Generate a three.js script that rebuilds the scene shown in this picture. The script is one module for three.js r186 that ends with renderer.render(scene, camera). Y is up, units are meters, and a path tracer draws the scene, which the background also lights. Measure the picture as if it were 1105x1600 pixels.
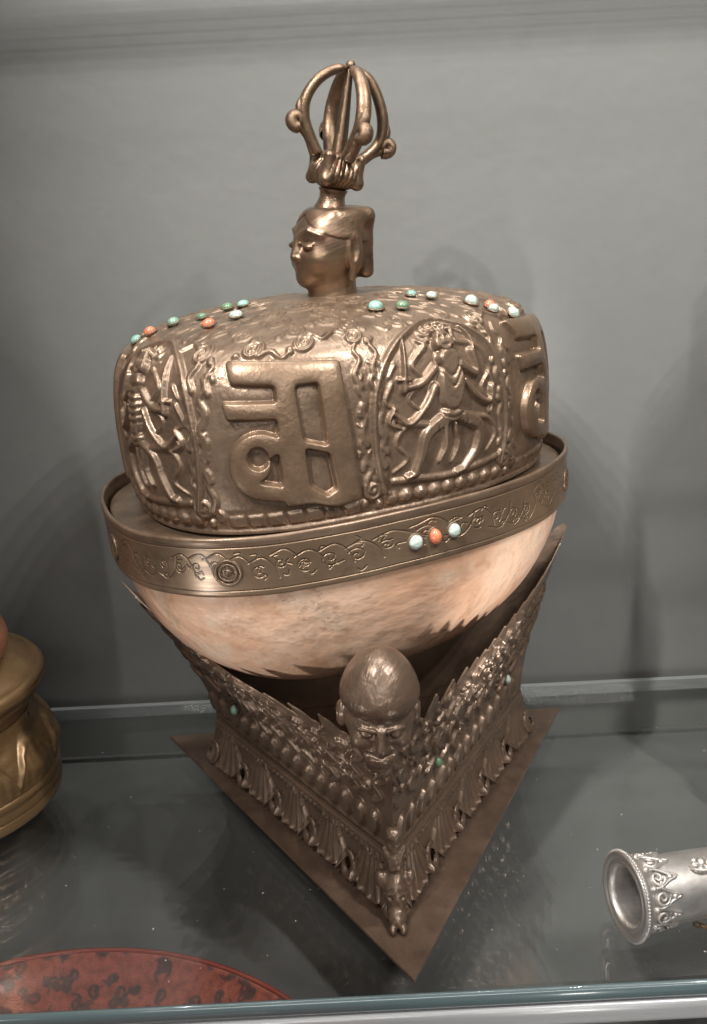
import * as THREE from 'three';
import { MarchingCubes } from 'three/addons/objects/MarchingCubes.js';
import { ImprovedNoise } from 'three/addons/math/ImprovedNoise.js';
import { mergeGeometries } from 'three/addons/utils/BufferGeometryUtils.js';
import { RectAreaLightUniformsLib } from 'three/addons/lights/RectAreaLightUniformsLib.js';

// ------------------------------------------------------------------ camera, room air, lamps, exposure
const RAD = Math.PI / 180;
const scene = new THREE.Scene();
const camera = new THREE.PerspectiveCamera(54, 707 / 1024, 0.02, 20);
camera.position.set(-0.0049, 0.25994, 0.37404);
camera.rotation.set(-19.25 * RAD, 0, -2.9 * RAD, 'YXZ');
camera.updateMatrixWorld();
scene.background = new THREE.Color(0.052, 0.052, 0.051);            // the dim gallery in front of the case
const renderer = new THREE.WebGLRenderer({ antialias: true });
renderer.setSize(707, 1024);
renderer.toneMapping = THREE.LinearToneMapping;
renderer.toneMappingExposure = 1.5;
renderer.shadowMap.enabled = true;
RectAreaLightUniformsLib.init();
const WARM = new THREE.Color(1, 0.975, 0.935);
const UNSEEN_LAMP_ROWS = [  // unseen lamp bars, out of view, placed to light wall, lid and plate
  { at: [-0.30, 0.74, 0.50], step: [0, 0.075, 0.0], n: 5, cd: 0.62, label: 'unseen vertical bar of small white lamps, out of view high on the left, lighting the wall and lid', aim: [0.1, 0.235, -0.05], cone: 0.33 },
  { at: [0.42, 0.74, 0.46], step: [0, 0.075, 0.0], n: 5, cd: 0.4, label: 'unseen vertical bar of small white lamps, out of view high on the right, lighting the wall and lid', aim: [0.07, 0.21, -0.03], cone: 0.34 },
  { at: [-0.24, 1.0, 0.0], step: [0.12, 0, 0], n: 5, cd: 0.2, label: 'unseen horizontal bar of small white lamps, out of view above the case, lighting lid top and base plate', aim: [0, 0.1, 0.02], cone: 0.6 },
];
const FILL_PANEL = { at: [0.08, 0.72, 1.25], aim: [0, 0.12, 0], size: [0.9, 0.1], power: 6 };  // added soft fill light in front of the case, out of view
const UNSEEN_LOW_LAMPS = [  // unseen lamps, placed low out of view to light the bone bowl
  { at: [-0.18, 0.03, 0.24], aim: [-0.015, 0.1, 0.02], cd: 0.068, cone: 0.3, label: 'unseen small white lamp, out of view low at the front left, placed to light the bone bowl' },
  { at: [0.08, -0.02, 0.22], aim: [0.055, 0.105, 0.01], cd: 0.16, cone: 0.2, label: 'unseen small white lamp, out of view low at the front right, placed to light the bone bowl past the flame edge' },
];

// ------------------------------------------------------------------ helpers
const used = new Map();
function numbered(name) { const k = used.get(name) ?? -1; used.set(name, k + 1); return k < 0 ? name : name + '_' + String(k + 1).padStart(3, '0'); }
function tag(o, label, category, group, kind) { const u = {}; if (label) u.label = label; if (category) u.category = category; if (group) u.group = group; if (kind) u.kind = kind; o.userData = u; return o; }
function thing(name, label, category, pos = [0, 0, 0], group) { const g = new THREE.Group(); g.name = numbered(name); g.position.set(...pos); scene.add(g); return tag(g, label, category, group); }
function part(name, geo, mat, parent, label) { const m = new THREE.Mesh(geo, mat); m.name = parent === scene ? numbered(name) : name; m.castShadow = m.receiveShadow = true; parent.add(m); if (label) m.userData = { label }; return m; }
let seed = 7;
function rnd() { seed = (seed + 0x6d2b79f5) | 0; let t = Math.imul(seed ^ (seed >>> 15), 1 | seed); t = (t + Math.imul(t ^ (t >>> 7), 61 | t)) ^ t; return ((t ^ (t >>> 14)) >>> 0) / 4294967296; }
const rr = (a, b) => a + (b - a) * rnd();
const IN = new ImprovedNoise();
const noise = (x, y, z = 0) => IN.noise(x, y, z);
function fbm(x, y, z, o = 4) { let s = 0, a = 0.5; for (let i = 0; i < o; i++) { s += a * noise(x, y, z + i * 7.3); x *= 2.03; y *= 2.03; z *= 2.03; a *= 0.5; } return s; }
const clamp = (x, a, b) => Math.min(Math.max(x, a), b), mix = (a, b, t) => a + (b - a) * t;
const sstep = (a, b, x) => { const t = clamp((x - a) / (b - a), 0, 1); return t * t * (3 - 2 * t); };
function pnoise(u, v, P, z, oct = 4) {                              // tiling noise: u, v in 0..1
  let s = 0, a = 0.5, f = P;
  for (let o = 0; o < oct; o++) {
    const n = (i, j) => noise((u - i) * f + 0.13, (v - j) * f + 0.37, z + o * 9.1);
    const wu = u, wv = v;
    s += a * (mix(mix(n(0, 0), n(1, 0), wu), mix(n(0, 1), n(1, 1), wu), wv)); a *= 0.55; f *= 2;
  }
  return s;
}
function tex(w, h, fn, srgb, rx = 1, ry = 1) {
  const d = new Uint8Array(w * h * 4);
  for (let y = 0; y < h; y++) for (let x = 0; x < w; x++) {
    const c = fn((x + 0.5) / w, (y + 0.5) / h), i = (y * w + x) * 4;
    for (let k = 0; k < 3; k++) { let q = clamp(Array.isArray(c) ? c[k] : c, 0, 1); if (srgb) q = q <= 0.0031308 ? q * 12.92 : 1.055 * q ** (1 / 2.4) - 0.055; d[i + k] = Math.round(q * 255); }
    d[i + 3] = 255;
  }
  const t = new THREE.DataTexture(d, w, h); t.wrapS = t.wrapT = THREE.RepeatWrapping; t.magFilter = THREE.LinearFilter; t.repeat.set(rx, ry);
  if (srgb) t.colorSpace = THREE.SRGBColorSpace; t.needsUpdate = true; return t;
}
const again = (t, rx, ry) => { const c = t.clone(); c.repeat.set(rx, ry); c.needsUpdate = true; return c; };

// A relief drawn in millimetres: every layer is a drawing, softened, and added or kept where it is higher.
class Relief {
  constructor(wmm, hmm, k) { this.k = k; this.wmm = wmm; this.hmm = hmm; this.w = Math.round(wmm * k); this.h = Math.round(hmm * k); this.a = new Float32Array(this.w * this.h); }
  mask(draw, soft = 0) {
    const c = document.createElement('canvas'); c.width = this.w; c.height = this.h; const g = c.getContext('2d');
    g.fillStyle = '#000'; g.fillRect(0, 0, this.w, this.h); g.setTransform(this.k, 0, 0, -this.k, 0, this.h); g.fillStyle = g.strokeStyle = '#fff'; g.lineCap = g.lineJoin = 'round';
    draw(g);
    const p = g.getImageData(0, 0, this.w, this.h).data, m = new Float32Array(this.w * this.h);
    for (let i = 0; i < m.length; i++) m[i] = p[i * 4] / 255;
    if (soft) for (let n = 0; n < 3; n++) this.blur(m, Math.max(1, Math.round(soft * this.k)));
    return m;
  }
  blur(m, r) {
    const { w, h } = this, t = new Float32Array(m.length), q = 1 / (2 * r + 1);
    for (let y = 0; y < h; y++) { let s = 0; const o = y * w; for (let i = -r; i <= r; i++) s += m[o + clamp(i, 0, w - 1)]; for (let x = 0; x < w; x++) { t[o + x] = s * q; s += m[o + Math.min(x + r + 1, w - 1)] - m[o + Math.max(x - r, 0)]; } }
    for (let x = 0; x < w; x++) { let s = 0; for (let i = -r; i <= r; i++) s += t[clamp(i, 0, h - 1) * w + x]; for (let y = 0; y < h; y++) { m[y * w + x] = s * q; s += t[Math.min(y + r + 1, h - 1) * w + x] - t[Math.max(y - r, 0) * w + x]; } }
  }
  add(draw, soft, amp) { const m = this.mask(draw, soft); for (let i = 0; i < m.length; i++) this.a[i] += m[i] * amp; return m; }
  top(draw, soft, amp) { const m = this.mask(draw, soft); for (let i = 0; i < m.length; i++) this.a[i] = Math.max(this.a[i], m[i] * amp); return m; }
  at(x, y, arr = this.a) {
    const { w, h } = this, fx = clamp(x * this.k - 0.5, 0, w - 1.001), fy = clamp(h - y * this.k - 0.5, 0, h - 1.001), i = Math.floor(fx), j = Math.floor(fy), u = fx - i, v = fy - j, o = j * w + i;
    return mix(mix(arr[o], arr[o + 1], u), mix(arr[o + w], arr[o + w + 1], u), v);
  }
  texture() { let lo = 1e9, hi = -1e9; for (const v of this.a) { lo = Math.min(lo, v); hi = Math.max(hi, v); } const d = new Uint8Array(this.w * this.h * 4); for (let y = 0; y < this.h; y++) for (let x = 0; x < this.w; x++) { const v = Math.round((this.a[y * this.w + x] - lo) / (hi - lo) * 255), i = ((this.h - 1 - y) * this.w + x) * 4; d[i] = d[i + 1] = d[i + 2] = v; d[i + 3] = 255; } const t = new THREE.DataTexture(d, this.w, this.h); t.wrapS = t.wrapT = THREE.RepeatWrapping; t.magFilter = THREE.LinearFilter; t.needsUpdate = true; t.userData = { range: (hi - lo) / 1000 }; return t; }
}
function path(g, pts, closed) { g.beginPath(); pts.forEach(([x, y], i) => (i ? g.lineTo(x, y) : g.moveTo(x, y))); if (closed) g.closePath(); }
function curve(g, pts, w) {                                        // smooth stroke through points
  const c = new THREE.CatmullRomCurve3(pts.map(([x, y]) => new THREE.Vector3(x, y, 0)), false, 'centripetal').getPoints(pts.length * 8);
  g.lineWidth = w; path(g, c.map((p) => [p.x, p.y])); g.stroke();
}
function taper(g, pts, w0, w1) {                                   // a stroke that thins out
  const c = new THREE.CatmullRomCurve3(pts.map(([x, y]) => new THREE.Vector3(x, y, 0)), false, 'centripetal').getPoints(pts.length * 7);
  for (let i = 1; i < c.length; i++) { g.lineWidth = mix(w0, w1, i / c.length); path(g, [[c[i - 1].x, c[i - 1].y], [c[i].x, c[i].y]]); g.stroke(); }
}
function spiral(g, x, y, r, turns, a0, dir, w) { const p = []; for (let i = 0; i <= 40; i++) { const t = i / 40, a = a0 + dir * t * turns * 6.283, q = r * (1 - 0.86 * t); p.push([x + Math.cos(a) * q, y + Math.sin(a) * q]); } g.lineWidth = w; path(g, p); g.stroke(); }
function disc(g, x, y, rx, ry = rx, rot = 0) { g.beginPath(); g.ellipse(x, y, rx, ry, rot, 0, 6.2832); g.fill(); }

// A grid of points as a geometry; fn(i, j) gives position and uv.
function gridGeo(ni, nj, fn, flip, closedI) {
  const P = new Float32Array((ni + 1) * (nj + 1) * 3), U = new Float32Array((ni + 1) * (nj + 1) * 2), I = [];
  for (let j = 0; j <= nj; j++) for (let i = 0; i <= ni; i++) { const k = j * (ni + 1) + i, [x, y, z, u, v] = fn(i, j); P[k * 3] = x; P[k * 3 + 1] = y; P[k * 3 + 2] = z; U[k * 2] = u ?? i / ni; U[k * 2 + 1] = v ?? j / nj; }
  for (let j = 0; j < nj; j++) for (let i = 0; i < ni; i++) { const a = j * (ni + 1) + i, b = a + 1, c = a + ni + 1, d = c + 1; flip ? I.push(a, c, b, b, c, d) : I.push(a, b, c, b, d, c); }
  const g = new THREE.BufferGeometry(); g.setAttribute('position', new THREE.BufferAttribute(P, 3)); g.setAttribute('uv', new THREE.BufferAttribute(U, 2)); g.setIndex(I); g.computeVertexNormals();
  if (closedI) { const N = g.attributes.normal; for (let j = 0; j <= nj; j++) { const a = j * (ni + 1), b = a + ni, n = new THREE.Vector3(N.getX(a) + N.getX(b), N.getY(a) + N.getY(b), N.getZ(a) + N.getZ(b)).normalize(); N.setXYZ(a, n.x, n.y, n.z); N.setXYZ(b, n.x, n.y, n.z); } }
  return g;
}
function subset(g, keep) {                                          // the triangles for which keep(a, b, c), normals kept
  const I = g.index.array, map = new Map(), P = [], N = [], U = [], J = [];
  const { position: p, normal: n, uv } = g.attributes;
  for (let i = 0; i < I.length; i += 3) if (keep(I[i], I[i + 1], I[i + 2])) for (let k = 0; k < 3; k++) { const q = I[i + k]; let m = map.get(q); if (m === undefined) { m = map.size; map.set(q, m); P.push(p.getX(q), p.getY(q), p.getZ(q)); N.push(n.getX(q), n.getY(q), n.getZ(q)); U.push(uv.getX(q), uv.getY(q)); } J.push(m); }
  const o = new THREE.BufferGeometry(); o.setAttribute('position', new THREE.Float32BufferAttribute(P, 3)); o.setAttribute('normal', new THREE.Float32BufferAttribute(N, 3)); o.setAttribute('uv', new THREE.Float32BufferAttribute(U, 2)); o.setIndex(J); return o;
}
// signed distances in millimetres
const V = (x, y, z) => ({ x, y, z });
const ell = (p, cx, cy, cz, rx, ry, rz) => { const x = (p.x - cx) / rx, y = (p.y - cy) / ry, z = (p.z - cz) / rz, k = Math.hypot(x, y, z); const q = Math.hypot(x / rx, y / ry, z / rz); return q > 1e-6 ? k * (k - 1) / q : -Math.min(rx, ry, rz); };
const cap = (p, a, b, ra, rb = ra) => { const bx = b[0] - a[0], by = b[1] - a[1], bz = b[2] - a[2], px = p.x - a[0], py = p.y - a[1], pz = p.z - a[2], t = clamp((px * bx + py * by + pz * bz) / (bx * bx + by * by + bz * bz), 0, 1); return Math.hypot(px - bx * t, py - by * t, pz - bz * t) - mix(ra, rb, t); };
const rbox = (p, cx, cy, cz, hx, hy, hz, r) => { const x = Math.abs(p.x - cx) - hx + r, y = Math.abs(p.y - cy) - hy + r, z = Math.abs(p.z - cz) - hz + r; return Math.hypot(Math.max(x, 0), Math.max(y, 0), Math.max(z, 0)) + Math.min(Math.max(x, y, z), 0) - r; };
const smin = (a, b, k) => { const h = Math.max(k - Math.abs(a - b), 0) / k; return Math.min(a, b) - h * h * k * 0.25; };
const smax = (a, b, k) => -smin(-a, -b, k);
function sdfGeo(f, half, res, center = [0, 0, 0]) {                 // meshes f (mm) inside a cube; result in metres
  const mc = new MarchingCubes(res, new THREE.MeshBasicMaterial(), false, false, 400000);
  mc.isolation = 0; const h = res / 2;
  for (let z = 0; z < res; z++) for (let y = 0; y < res; y++) for (let x = 0; x < res; x++) mc.field[x + y * res + z * res * res] = -f(V((x - h) / h * half + center[0], (y - h) / h * half + center[1], (z - h) / h * half + center[2]));
  mc.update();
  const n = mc.count ?? mc.geometry.drawRange.count, P = new Float32Array(n * 3), N = new Float32Array(n * 3), U = new Float32Array(n * 2), e = 0.15;
  for (let i = 0; i < n; i++) {
    const x = mc.positionArray[i * 3] * half + center[0], y = mc.positionArray[i * 3 + 1] * half + center[1], z = mc.positionArray[i * 3 + 2] * half + center[2];
    const g = new THREE.Vector3(f(V(x + e, y, z)) - f(V(x - e, y, z)), f(V(x, y + e, z)) - f(V(x, y - e, z)), f(V(x, y, z + e)) - f(V(x, y, z - e))).normalize();
    P.set([x / 1000, y / 1000, z / 1000], i * 3); N.set([g.x, g.y, g.z], i * 3); U.set([(x + z * 0.6) / 40, (y + z * 0.3) / 40], i * 2);
  }
  const o = new THREE.BufferGeometry(); o.setAttribute('position', new THREE.BufferAttribute(P, 3)); o.setAttribute('normal', new THREE.BufferAttribute(N, 3)); o.setAttribute('uv', new THREE.BufferAttribute(U, 2)); return o;
}
function tube(pts, radius, seg = 60, rad = 12, flat = 1) {          // tube with radius(t); closed round ends
  const c = new THREE.CatmullRomCurve3(pts.map((p) => new THREE.Vector3(...p)), false, 'centripetal'), fr = c.computeFrenetFrames(seg, false);
  return gridGeo(rad, seg, (i, j) => { const t = j / seg, p = c.getPointAt(t), a = i / rad * 6.28318, r = radius(t); const n = fr.normals[j], b = fr.binormals[j]; return [p.x + (n.x * Math.cos(a) + b.x * Math.sin(a) * flat) * r, p.y + (n.y * Math.cos(a) + b.y * Math.sin(a) * flat) * r, p.z + (n.z * Math.cos(a) + b.z * Math.sin(a) * flat) * r, i / rad, t * 4]; }, false, true);
}
function lathe(pts, seg = 96, div = 0) { let q = pts.map(([r, y]) => new THREE.Vector2(r, y)); if (div) q = new THREE.SplineCurve(q).getPoints(div); return new THREE.LatheGeometry(q, seg); }

// ------------------------------------------------------------------ materials
const patinaMap = (a, b, c, z, P = 5) => tex(512, 512, (u, v) => { const n = pnoise(u, v, P, z) * 1.6, m = pnoise(u, v, P * 3, z + 30) * 1.5, s = pnoise(u, v, P * 12, z + 50, 2); const t = clamp(0.5 + n + s * 0.35, 0, 1), q = sstep(0.15, 0.75, m + 0.15); return a.map((x, k) => mix(mix(x, b[k], t), c[k], q * 0.6)); }, true);
const roughMap = (lo, hi, z, P = 8) => tex(512, 512, (u, v) => { const n = pnoise(u, v, P, z) + pnoise(u, v, P * 6, z + 11, 2) * 0.5; return clamp(mix(lo, hi, 0.5 + n * 1.2), 0.05, 1); });
const grainBump = tex(512, 512, (u, v) => 0.5 + pnoise(u, v, 24, 3, 3) * 0.9);
const metalRough = roughMap(0.26, 0.5, 5);
const lidMap = patinaMap([0.155, 0.1, 0.065], [0.275, 0.19, 0.13], [0.12, 0.075, 0.056], 2, 8);
const M = {};
const metal = (map, o = {}) => new THREE.MeshPhysicalMaterial({ map, metalness: 0.55, roughness: 1, roughnessMap: metalRough, bumpMap: grainBump, bumpScale: 0.00016, clearcoat: 0.28, clearcoatRoughness: 0.28, ...o });
M.lid = metal(again(lidMap, 6, 1.6)); M.lid.roughnessMap = again(metalRough, 6, 1.6); M.lid.bumpMap = again(grainBump, 12, 3.2);
M.finial = metal(patinaMap([0.14, 0.09, 0.062], [0.27, 0.18, 0.108], [0.25, 0.115, 0.085], 12, 4), { metalness: 0.8 });
M.band = metal(again(patinaMap([0.18, 0.12, 0.075], [0.25, 0.17, 0.11], [0.15, 0.095, 0.065], 22), 6, 0.3));
M.ledge = metal(again(lidMap, 6, 0.5));
M.stand = metal(again(patinaMap([0.145, 0.095, 0.066], [0.215, 0.145, 0.1], [0.12, 0.078, 0.062], 32), 1.5, 1));
M.worn = M.stand.clone(); M.worn.roughnessMap = roughMap(0.2, 0.46, 55, 6); M.worn.bumpScale = 0.0002;
M.glyph = metal(again(patinaMap([0.17, 0.107, 0.067], [0.265, 0.176, 0.112], [0.13, 0.08, 0.058], 92, 8), 6, 1.6)); M.glyph.roughnessMap = again(roughMap(0.27, 0.48, 95), 6, 1.6); M.glyph.bumpMap = M.lid.bumpMap;
M.plate = metal(again(patinaMap([0.11, 0.07, 0.05], [0.24, 0.162, 0.115], [0.085, 0.052, 0.045], 42, 3), 4, 4), { metalness: 0.55, roughnessMap: roughMap(0.32, 0.5, 44) });
M.brass = metal(patinaMap([0.18, 0.105, 0.045], [0.27, 0.165, 0.078], [0.13, 0.068, 0.034], 52));
M.copper = metal(patinaMap([0.36, 0.14, 0.07], [0.45, 0.2, 0.1], [0.3, 0.1, 0.06], 62));
M.silver = new THREE.MeshPhysicalMaterial({ map: again(patinaMap([0.62, 0.58, 0.54], [0.74, 0.71, 0.68], [0.55, 0.46, 0.4], 72), 2, 2), metalness: 0.9, roughness: 1, roughnessMap: roughMap(0.34, 0.55, 75), bumpMap: grainBump, bumpScale: 0.00008 });
const stone = (r, g, b, z) => new THREE.MeshPhysicalMaterial({ map: tex(64, 64, (u, v) => { const n = 1 + pnoise(u, v, 4, z) * 1.1, k = sstep(0.06, 0, Math.abs(pnoise(u, v, 3, z + 20))) * 0.55; return [mix(r * n, 0.16, k), mix(g * n, 0.13, k), mix(b * n, 0.09, k)]; }, true), roughness: 0.28, clearcoat: 0.6, clearcoatRoughness: 0.15 });
M.turq = stone(0.25, 0.48, 0.4, 1); M.pale = stone(0.47, 0.56, 0.5, 2); M.green = stone(0.12, 0.24, 0.14, 3); M.coral = stone(0.72, 0.2, 0.1, 4); M.dull = stone(0.2, 0.36, 0.28, 5);

// ------------------------------------------------------------------ the oval of cup and lid
const RA = 0.0926, RB = 0.066, RN = 2.46, RE = -0.155;
function oval(t, s) { const c = Math.cos(t), n = Math.sin(t), p = 2 / RN; return [Math.sign(c) * Math.abs(c) ** p * RA * s, Math.sign(n) * Math.abs(n) ** p * RB * s * (1 + RE * c)]; }
const TAB = [];
{ let L = 0, q = oval(-Math.PI / 2, 0.92); TAB.push([0, 1.5 * Math.PI]); for (let i = 1; i <= 4000; i++) { const t = 1.5 * Math.PI - i / 4000 * 2 * Math.PI, r = oval(t, 0.92); L += Math.hypot(r[0] - q[0], r[1] - q[1]); q = r; TAB.push([L, t]); } }
const PERIM = TAB[4000][0];
function tOf(l) { l = clamp(l, 0, PERIM); let a = 0, b = 4000; while (b - a > 1) { const m = (a + b) >> 1; if (TAB[m][0] <= l) a = m; else b = m; } return mix(TAB[a][1], TAB[b][1], (l - TAB[a][0]) / (TAB[b][0] - TAB[a][0])); }
const RIM_AT = [-0.009, 0.1445, -0.006];
const lean = (g) => { g.rotation.set(-0.02, 0.3445, 0.03, 'XZY'); return g; };

// ------------------------------------------------------------------ back wall, shelf, rails
{
  const wallBump = tex(512, 512, (u, v) => 0.5 + pnoise(u, v, 40, 8, 3) * 0.8), wallMap = tex(512, 512, (u, v) => { const n = 1 + pnoise(u, v, 3, 4, 5) * 0.16 + pnoise(u, v, 60, 14, 2) * 0.1; return [0.168 * n, 0.17 * n, 0.163 * n]; }, true);
  const wm = new THREE.MeshPhysicalMaterial({ map: again(wallMap, 3, 3), roughness: 0.62, bumpMap: again(wallBump, 8, 8), bumpScale: 0.00015 });
  const w = part('wall', new THREE.BoxGeometry(2.2, 2.2, 0.03), wm, scene); w.position.set(0, 0.25, -0.107); tag(w, 'plain grey painted back wall of the display case', 'wall', null, 'structure');
  const fl = part('floor', new THREE.BoxGeometry(2.2, 0.02, 0.44).translate(0, -0.01, 0.22), new THREE.MeshPhysicalMaterial({ map: again(tex(512, 512, (u, v) => { const n = 1 + pnoise(u, v, 5, 24, 5) * 0.22 + pnoise(u, v, 50, 34, 2) * 0.12; return [0.1 * n, 0.101 * n, 0.099 * n]; }, true), 3, 1), roughness: 0.6, bumpMap: again(wallBump, 8, 2), bumpScale: 0.00015 }), scene); fl.position.set(0, -0.0332, -0.092); tag(fl, 'grey floor of the display case below the glass shelf', 'floor', null, 'structure');
  const clear = new THREE.MeshPhysicalMaterial({ color: new THREE.Color(0.975, 0.98, 0.975), transmission: 1, thickness: 0, roughness: 0.02, ior: 1.5 });
  const edge = new THREE.MeshPhysicalMaterial({ map: tex(256, 32, (u, v) => { const n = 1 + pnoise(u, v, 12, 5) * 0.5; return [0.12 * n, 0.17 * n, 0.18 * n]; }, true), roughness: 0.25, clearcoat: 1, clearcoatRoughness: 0.05 });
  const backEdge = new THREE.MeshPhysicalMaterial({ map: tex(512, 16, (u, v) => { const n = 1 + pnoise(u, v, 60, 5, 2) * 0.7; return [0.22 * n, 0.23 * n, 0.23 * n]; }, true), roughness: 0.3 });
  const s = thing('glass_shelf', 'clear glass shelf with teal front edge carrying the brass and silver objects', 'shelf');
  const pane = part('pane', new THREE.BoxGeometry(1.1, 0.0058, 0.1955), clear, s); pane.position.set(0, -0.003, 0.0143); pane.castShadow = false;
  const fe = part('front_edge', new THREE.CylinderGeometry(0.003, 0.003, 1.1, 20), edge, s); fe.rotation.z = Math.PI / 2; fe.scale.z = 0.6; fe.position.set(0, -0.003, 0.1141);
  const be = part('back_edge', new THREE.BoxGeometry(1.1, 0.006, 0.003), backEdge, s); be.position.set(0, -0.003, -0.0853);
  const up = s.clone(); up.name = 'unseen_upper_shelf'; up.position.set(0, 0.348, 0.025); up.userData = { label: 'unseen second glass shelf, out of view above the domed lid, placed to shade a line across the wall', category: 'shelf' }; scene.add(up);  // unseen shelf, placed so its edges shade a line on the wall
  const rail = thing('shelf_rail', 'white metal rail running under the front edge of the glass shelf', 'rail');
  const rm = new THREE.MeshPhysicalMaterial({ color: new THREE.Color(0.62, 0.62, 0.63), metalness: 0.35, roughness: 0.32, bumpMap: again(grainBump, 30, 1), bumpScale: 0.0001 });
  const sh = new THREE.Shape(); sh.moveTo(0, 0); sh.lineTo(0.006, 0); sh.quadraticCurveTo(0.0085, 0, 0.0085, -0.003); sh.lineTo(0.0085, -0.006); sh.quadraticCurveTo(0.0085, -0.0085, 0.006, -0.0085); sh.lineTo(0, -0.0085);
  const rg = new THREE.ExtrudeGeometry(sh, { depth: 1.1, bevelEnabled: false, curveSegments: 10 }); rg.rotateY(-Math.PI / 2); rg.translate(0.55, -0.0065, 0.108);
  // the extrusion runs along x, its profile's x turns to z
  part('rail_bar', rg, rm, rail);
}

// ------------------------------------------------------------------ lid
const PROF = new THREE.CatmullRomCurve3([[0.885, 0], [0.905, 0.008], [0.915, 0.022], [0.912, 0.036], [0.885, 0.049], [0.82, 0.0575], [0.70, 0.0625], [0.5, 0.066], [0.25, 0.0685], [0.0, 0.0692]].map(([s, y]) => new THREE.Vector3(s * 0.08, y, 0)), false, 'centripetal');
PROF.arcLengthDivisions = 600;
const VLEN = PROF.getLength(), LP = [];
for (let i = 0; i <= 800; i++) { const p = PROF.getPointAt(i / 800); LP.push([p.x / 0.08, p.y]); }
function lidBase(l, v) { const f = clamp(v / VLEN, 0, 1) * 800, i = Math.min(Math.floor(f), 799), k = f - i; const s = Math.max(0, mix(LP[i][0], LP[i + 1][0], k)), y = mix(LP[i][1], LP[i + 1][1], k); const [x, z] = oval(tOf(l), s); return new THREE.Vector3(x * 0.962 + 0.0015, y, z * 0.985); }
function lidNormal(l, v) { const e = 0.0006, a = lidBase(Math.min(l + e, PERIM), v).sub(lidBase(Math.max(l - e, 0), v)), b = lidBase(l, v + e).sub(lidBase(l, v - e)); const n = a.cross(b); if (n.lengthSq() < 1e-20) return new THREE.Vector3(0, 1, 0); n.normalize(); if (v > VLEN - 0.012) n.lerp(new THREE.Vector3(0, 1, 0), sstep(VLEN - 0.012, VLEN - 0.002, v)).normalize(); return n; }
const LW = PERIM * 1000, LH = VLEN * 1000;
const R = new Relief(LW, LH, 4.26);
const GLYPHS = [207, 327, 447, 87], MEDALS = [147, 267, 387, 27];
const wrap = (g, f) => { for (const d of [0, LW, -LW]) { g.save(); g.translate(d, 0); f(); g.restore(); } };
// the raised syllable, in millimetres about its panel's middle line
function glyphShape(g, c) {
  g.save(); g.translate(c - 207, 0);
  g.beginPath();                                                    // head stroke, then the frame of two legs with two windows
  [[185.5, 58], [227, 54.5], [229, 30], [231, 8], [222, 6.3], [213.5, 9], [204, 9.2], [204.2, 33], [204, 38.4], [187.5, 39], [186, 44.8], [204, 43.6], [203.6, 48.6], [189, 50]].forEach(([x, y], i) => (i ? g.lineTo(x, y) : g.moveTo(x, y))); g.closePath();
  for (const h of [[[210.7, 48], [218.6, 48], [220.3, 28], [212.4, 30.6]], [[212.6, 28], [220.6, 25.2], [222.2, 13], [218.6, 11.2], [213.2, 15.4]]]) { h.slice().reverse().forEach(([x, y], i) => (i ? g.lineTo(x, y) : g.moveTo(x, y))); g.closePath(); }
  g.fill('evenodd');
  const hook = (o) => new THREE.CatmullRomCurve3([[204.5, 32.5], [199, 34.6], [193, 33.6], [188, 28.5], [186.8, 22], [189.4, 16], [195, 12.6], [204.4, 11]].map(([x, y]) => new THREE.Vector3(x, y, 0)), false, 'centripetal').getPoints(40).map((p) => [p.x, p.y]);
  path(g, [...hook(), [206, 12], [206, 31]], true); g.fill();
  g.fillStyle = '#000'; disc(g, 196.8, 26.3, 3.5, 3.7);
  path(g, [[200.6, 25.4], [203.6, 27.6], [204, 16.4], [200.4, 17.4], [196, 18.2], [199.5, 20.2], [200.8, 22.6]], true); g.fill();
  g.fillStyle = '#fff';
  g.restore();
}
function medalOutline(o = 0) { const a = [[-26.5, 8], [-28.5, 18], [-29.2, 30], [-27.5, 42], [-21.5, 53], [-11, 61], [3, 66], [14, 61.5], [22.5, 54], [27, 43], [29, 31], [28.3, 18], [26, 8]].map(([x, y]) => [x * (1 - o * 0.034), (y - 34) * (1 - o * 0.03) + 34]); return a; }
function figure(g, c, m, W) {                                      // dancing figure with raised sword, scarves and flames; m mirrors
  const X = (x) => c + (x - 267) * m, q = (p, w) => curve(g, p.map(([x, y]) => [X(x), y]), w * W), t = (p, a, b) => taper(g, p.map(([x, y]) => [X(x), y]), a * W, b * W), d = (x, y, rx, ry, r = 0) => disc(g, X(x), y, rx * W, (ry ?? rx) * W, r * m);
  return { q, t, d };
}
const glyphMask = [], medalMask = [];
// ground hammering
for (let j = 0; j < R.h; j++) for (let i = 0; i < R.w; i++) R.a[j * R.w + i] = 0.13 * noise(i * 0.021, j * 0.021, 3.1) + 0.05 * noise(i * 0.09, j * 0.09, 8.2) + 0.03 * noise(i * 0.3, j * 0.3, 1.2);
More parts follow.
